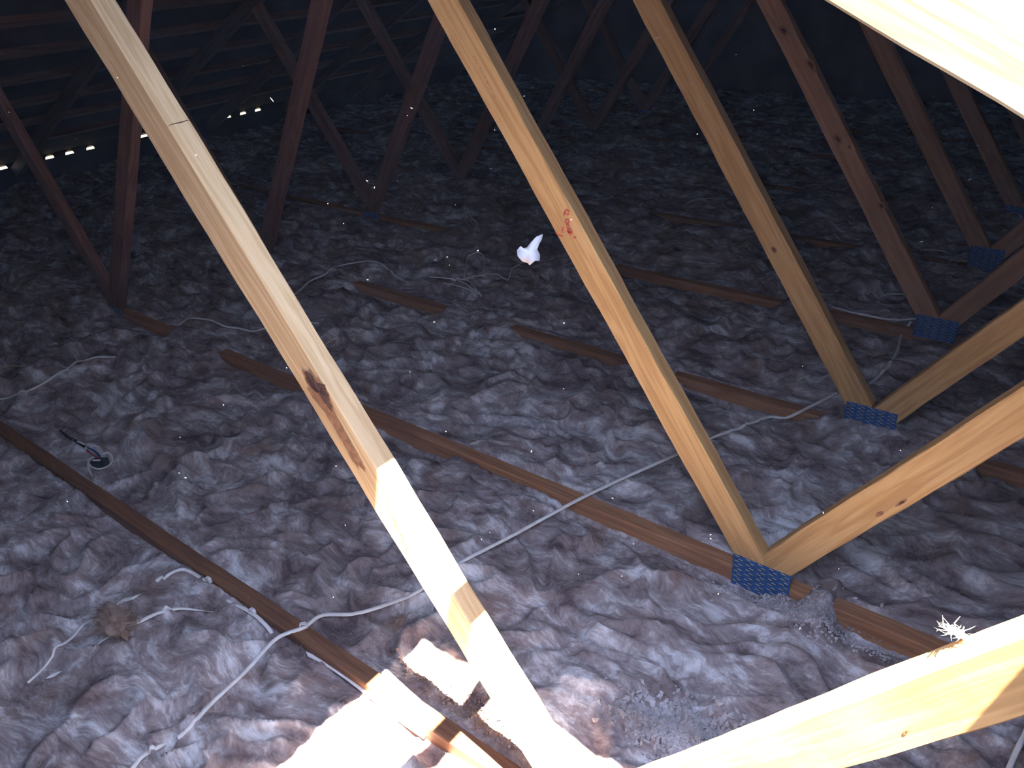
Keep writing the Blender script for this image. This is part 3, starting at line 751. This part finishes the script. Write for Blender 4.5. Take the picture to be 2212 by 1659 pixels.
def crumbs(name, n, centres, m, lab, smin=.004, smax=.014):
    V, Fc = [], []
    for i in range(n):
        cx, cy, rx, ry = centres[rng.integers(len(centres))]
        x = cx+rng.normal(0, rx); y = cy+rng.normal(0, ry); s = rng.uniform(smin, smax)
        z = float(HH(x, y))+s*.3
        R = rng.normal(size=(3, 3)); R, _ = np.linalg.qr(R)
        P = np.array([[1, 0, 0], [-1, 0, 0], [0, 1, 0], [0, -1, 0], [0, 0, 1], [0, 0, -1]])*rng.uniform(.5, 1.2, (6, 1))*np.array([1, .7, .5])
        P = P @ R*s+[x, y, z]; n0 = len(V); V += [tuple(q) for q in P]
        Fc += [tuple(n0+j for j in f) for f in ((0, 2, 4), (2, 1, 4), (1, 3, 4), (3, 0, 4), (2, 0, 5), (1, 2, 5), (3, 1, 5), (0, 3, 5))]
    o = from_data(name, V, Fc, m, smooth=False); return tag(o, lab, 'debris', kind='stuff')
def gxy(px, py): q = ground(px, py); return q[0], q[1]
a = gxy(1470, 1590); b = gxy(1420, 1560); c = gxy(1530, 1610)
crumbs('wool_crumbs', 1700, [(a[0], a[1], .07, .045), (b[0], b[1], .05, .03), (c[0], c[1], .06, .04)], M_CRUMB, 'heap of grey wool crumbs at the lower middle beside the sunlit web', .005, .016)
a = gxy(1640, 1300); b = gxy(1760, 1330); c = gxy(1850, 1390)
crumbs('wool_crumbs', 900, [(a[0], a[1], .10, .03), (b[0], b[1], .05, .04), (c[0], c[1], .06, .04)], M_CRUMB, 'rough grey wool crumbs below the nearest blue plate', .003, .010)
# torn lumps beside the sunlit bottom timber
a = gxy(960, 1480); b = gxy(1060, 1560)
crumbs('wool_crumbs', 700, [(a[0], a[1], .12, .02), (b[0], b[1], .08, .018)], M_TUFT, 'brown wool crumbs along the shaded strip behind the nearest bottom timber', .004, .010)
# white flake caught at the wire end
def flake():
    cpt = EYE+ray(1143, 545)/np.linalg.norm(ray(1143, 545))*1.35
    dist = np.linalg.norm(cpt-EYE); sc = dist/F*1.02
    def P(px, py, dd): return cpt+r2*(px-1143)*sc-u2*(py-545)*sc-fw*dd
    out = [(1117, 541), (1125, 534), (1131, 537), (1139, 533), (1146, 526), (1158, 514), (1172, 506), (1170, 517), (1163, 530), (1160, 540), (1166, 549), (1165, 562), (1155, 564), (1144, 572), (1140, 566), (1128, 564), (1119, 554)]
    rr = random.Random(4); V = []; n = len(out)
    for s_ in (1, -1):
        for i, (x, y) in enumerate(out): V.append(P(x, y, .002*s_+.007*math.sin(i*1.7)))
    V.append(P(1143, 548, .012)); V.append(P(1143, 548, .004))
    Fc = [(i, (i+1) % n, 2*n) for i in range(n)]+[((i+1) % n+n, i+n, 2*n+1) for i in range(n)]+[(i, i+n, (i+1) % n+n, (i+1) % n) for i in range(n)]
    o = from_data('wool_flake', V, Fc, M_FLAKE, smooth=True)
    tag(o, 'white crumpled wool flake drifting in the air left of the second long web', 'flake')
flake()
# dust in the air: an uncountable mass
def dust():
    V, Fc = [], []
    spots = [(587, 215, 9), (859, 391, 9), (944, 408, 6), (1120, 200, 3), (940, 562, 6), (966, 555, 3), (1690, 512, 5), (1829, 551, 7), (2095, 388, 7), (2113, 314, 6), (1990, 522, 8), (1590, 118, 10), (1420, 82, 10), (1480, 300, 5), (1715, 325, 6), (754, 64, 5), (880, 250, 7), (835, 300, 6), (1060, 364, 9), (1890, 660, 7), (1250, 1240, 3), (1150, 888, 6), (1740, 1420, 6), (1815, 1201, 4), (1812, 1229, 5), (1728, 1357, 5), (1930, 1214, 4), (1535, 1155, 4), (1618, 965, 6), (1945, 973, 3), (700, 744, 4), (1010, 702, 6), (1185, 660, 8), (1040, 1165, 4), (720, 1290, 3), (1370, 980, 5)]
    for _ in range(150): spots.append((rng.uniform(0, 2212), rng.uniform(30, 1300), rng.uniform(1.2, 4.5)))
    for x, y, s in spots:
        d = ray(x, y); d = d/np.linalg.norm(d); t = rng.uniform(1.0, 2.2)
        # stay above the wool and clear of the roof
        if d[2] < 0: t = min(t, .8*(EYE[2]-ZT)/-d[2])
        p = EYE+d*t; L = s*t/F*.6; w = max(.0004, L*.14)
        a = rng.normal(size=3); a /= np.linalg.norm(a); b_ = np.cross(a, [0, 0, 1]); b_ /= np.linalg.norm(b_); c_ = np.cross(a, b_)
        n = len(V); V += [p+a*L, p-a*L, p+b_*w, p-b_*w, p+c_*w, p-c_*w]
        Fc += [tuple(n+j for j in f) for f in ((0, 2, 4), (2, 1, 4), (1, 3, 4), (3, 0, 4), (2, 0, 5), (1, 2, 5), (3, 1, 5), (0, 3, 5))]
    o = from_data('airborne_dust', V, Fc, M_DUST); tag(o, 'pale dust and fibre motes drifting in the air of the roof space', 'dust', kind='stuff')
dust()
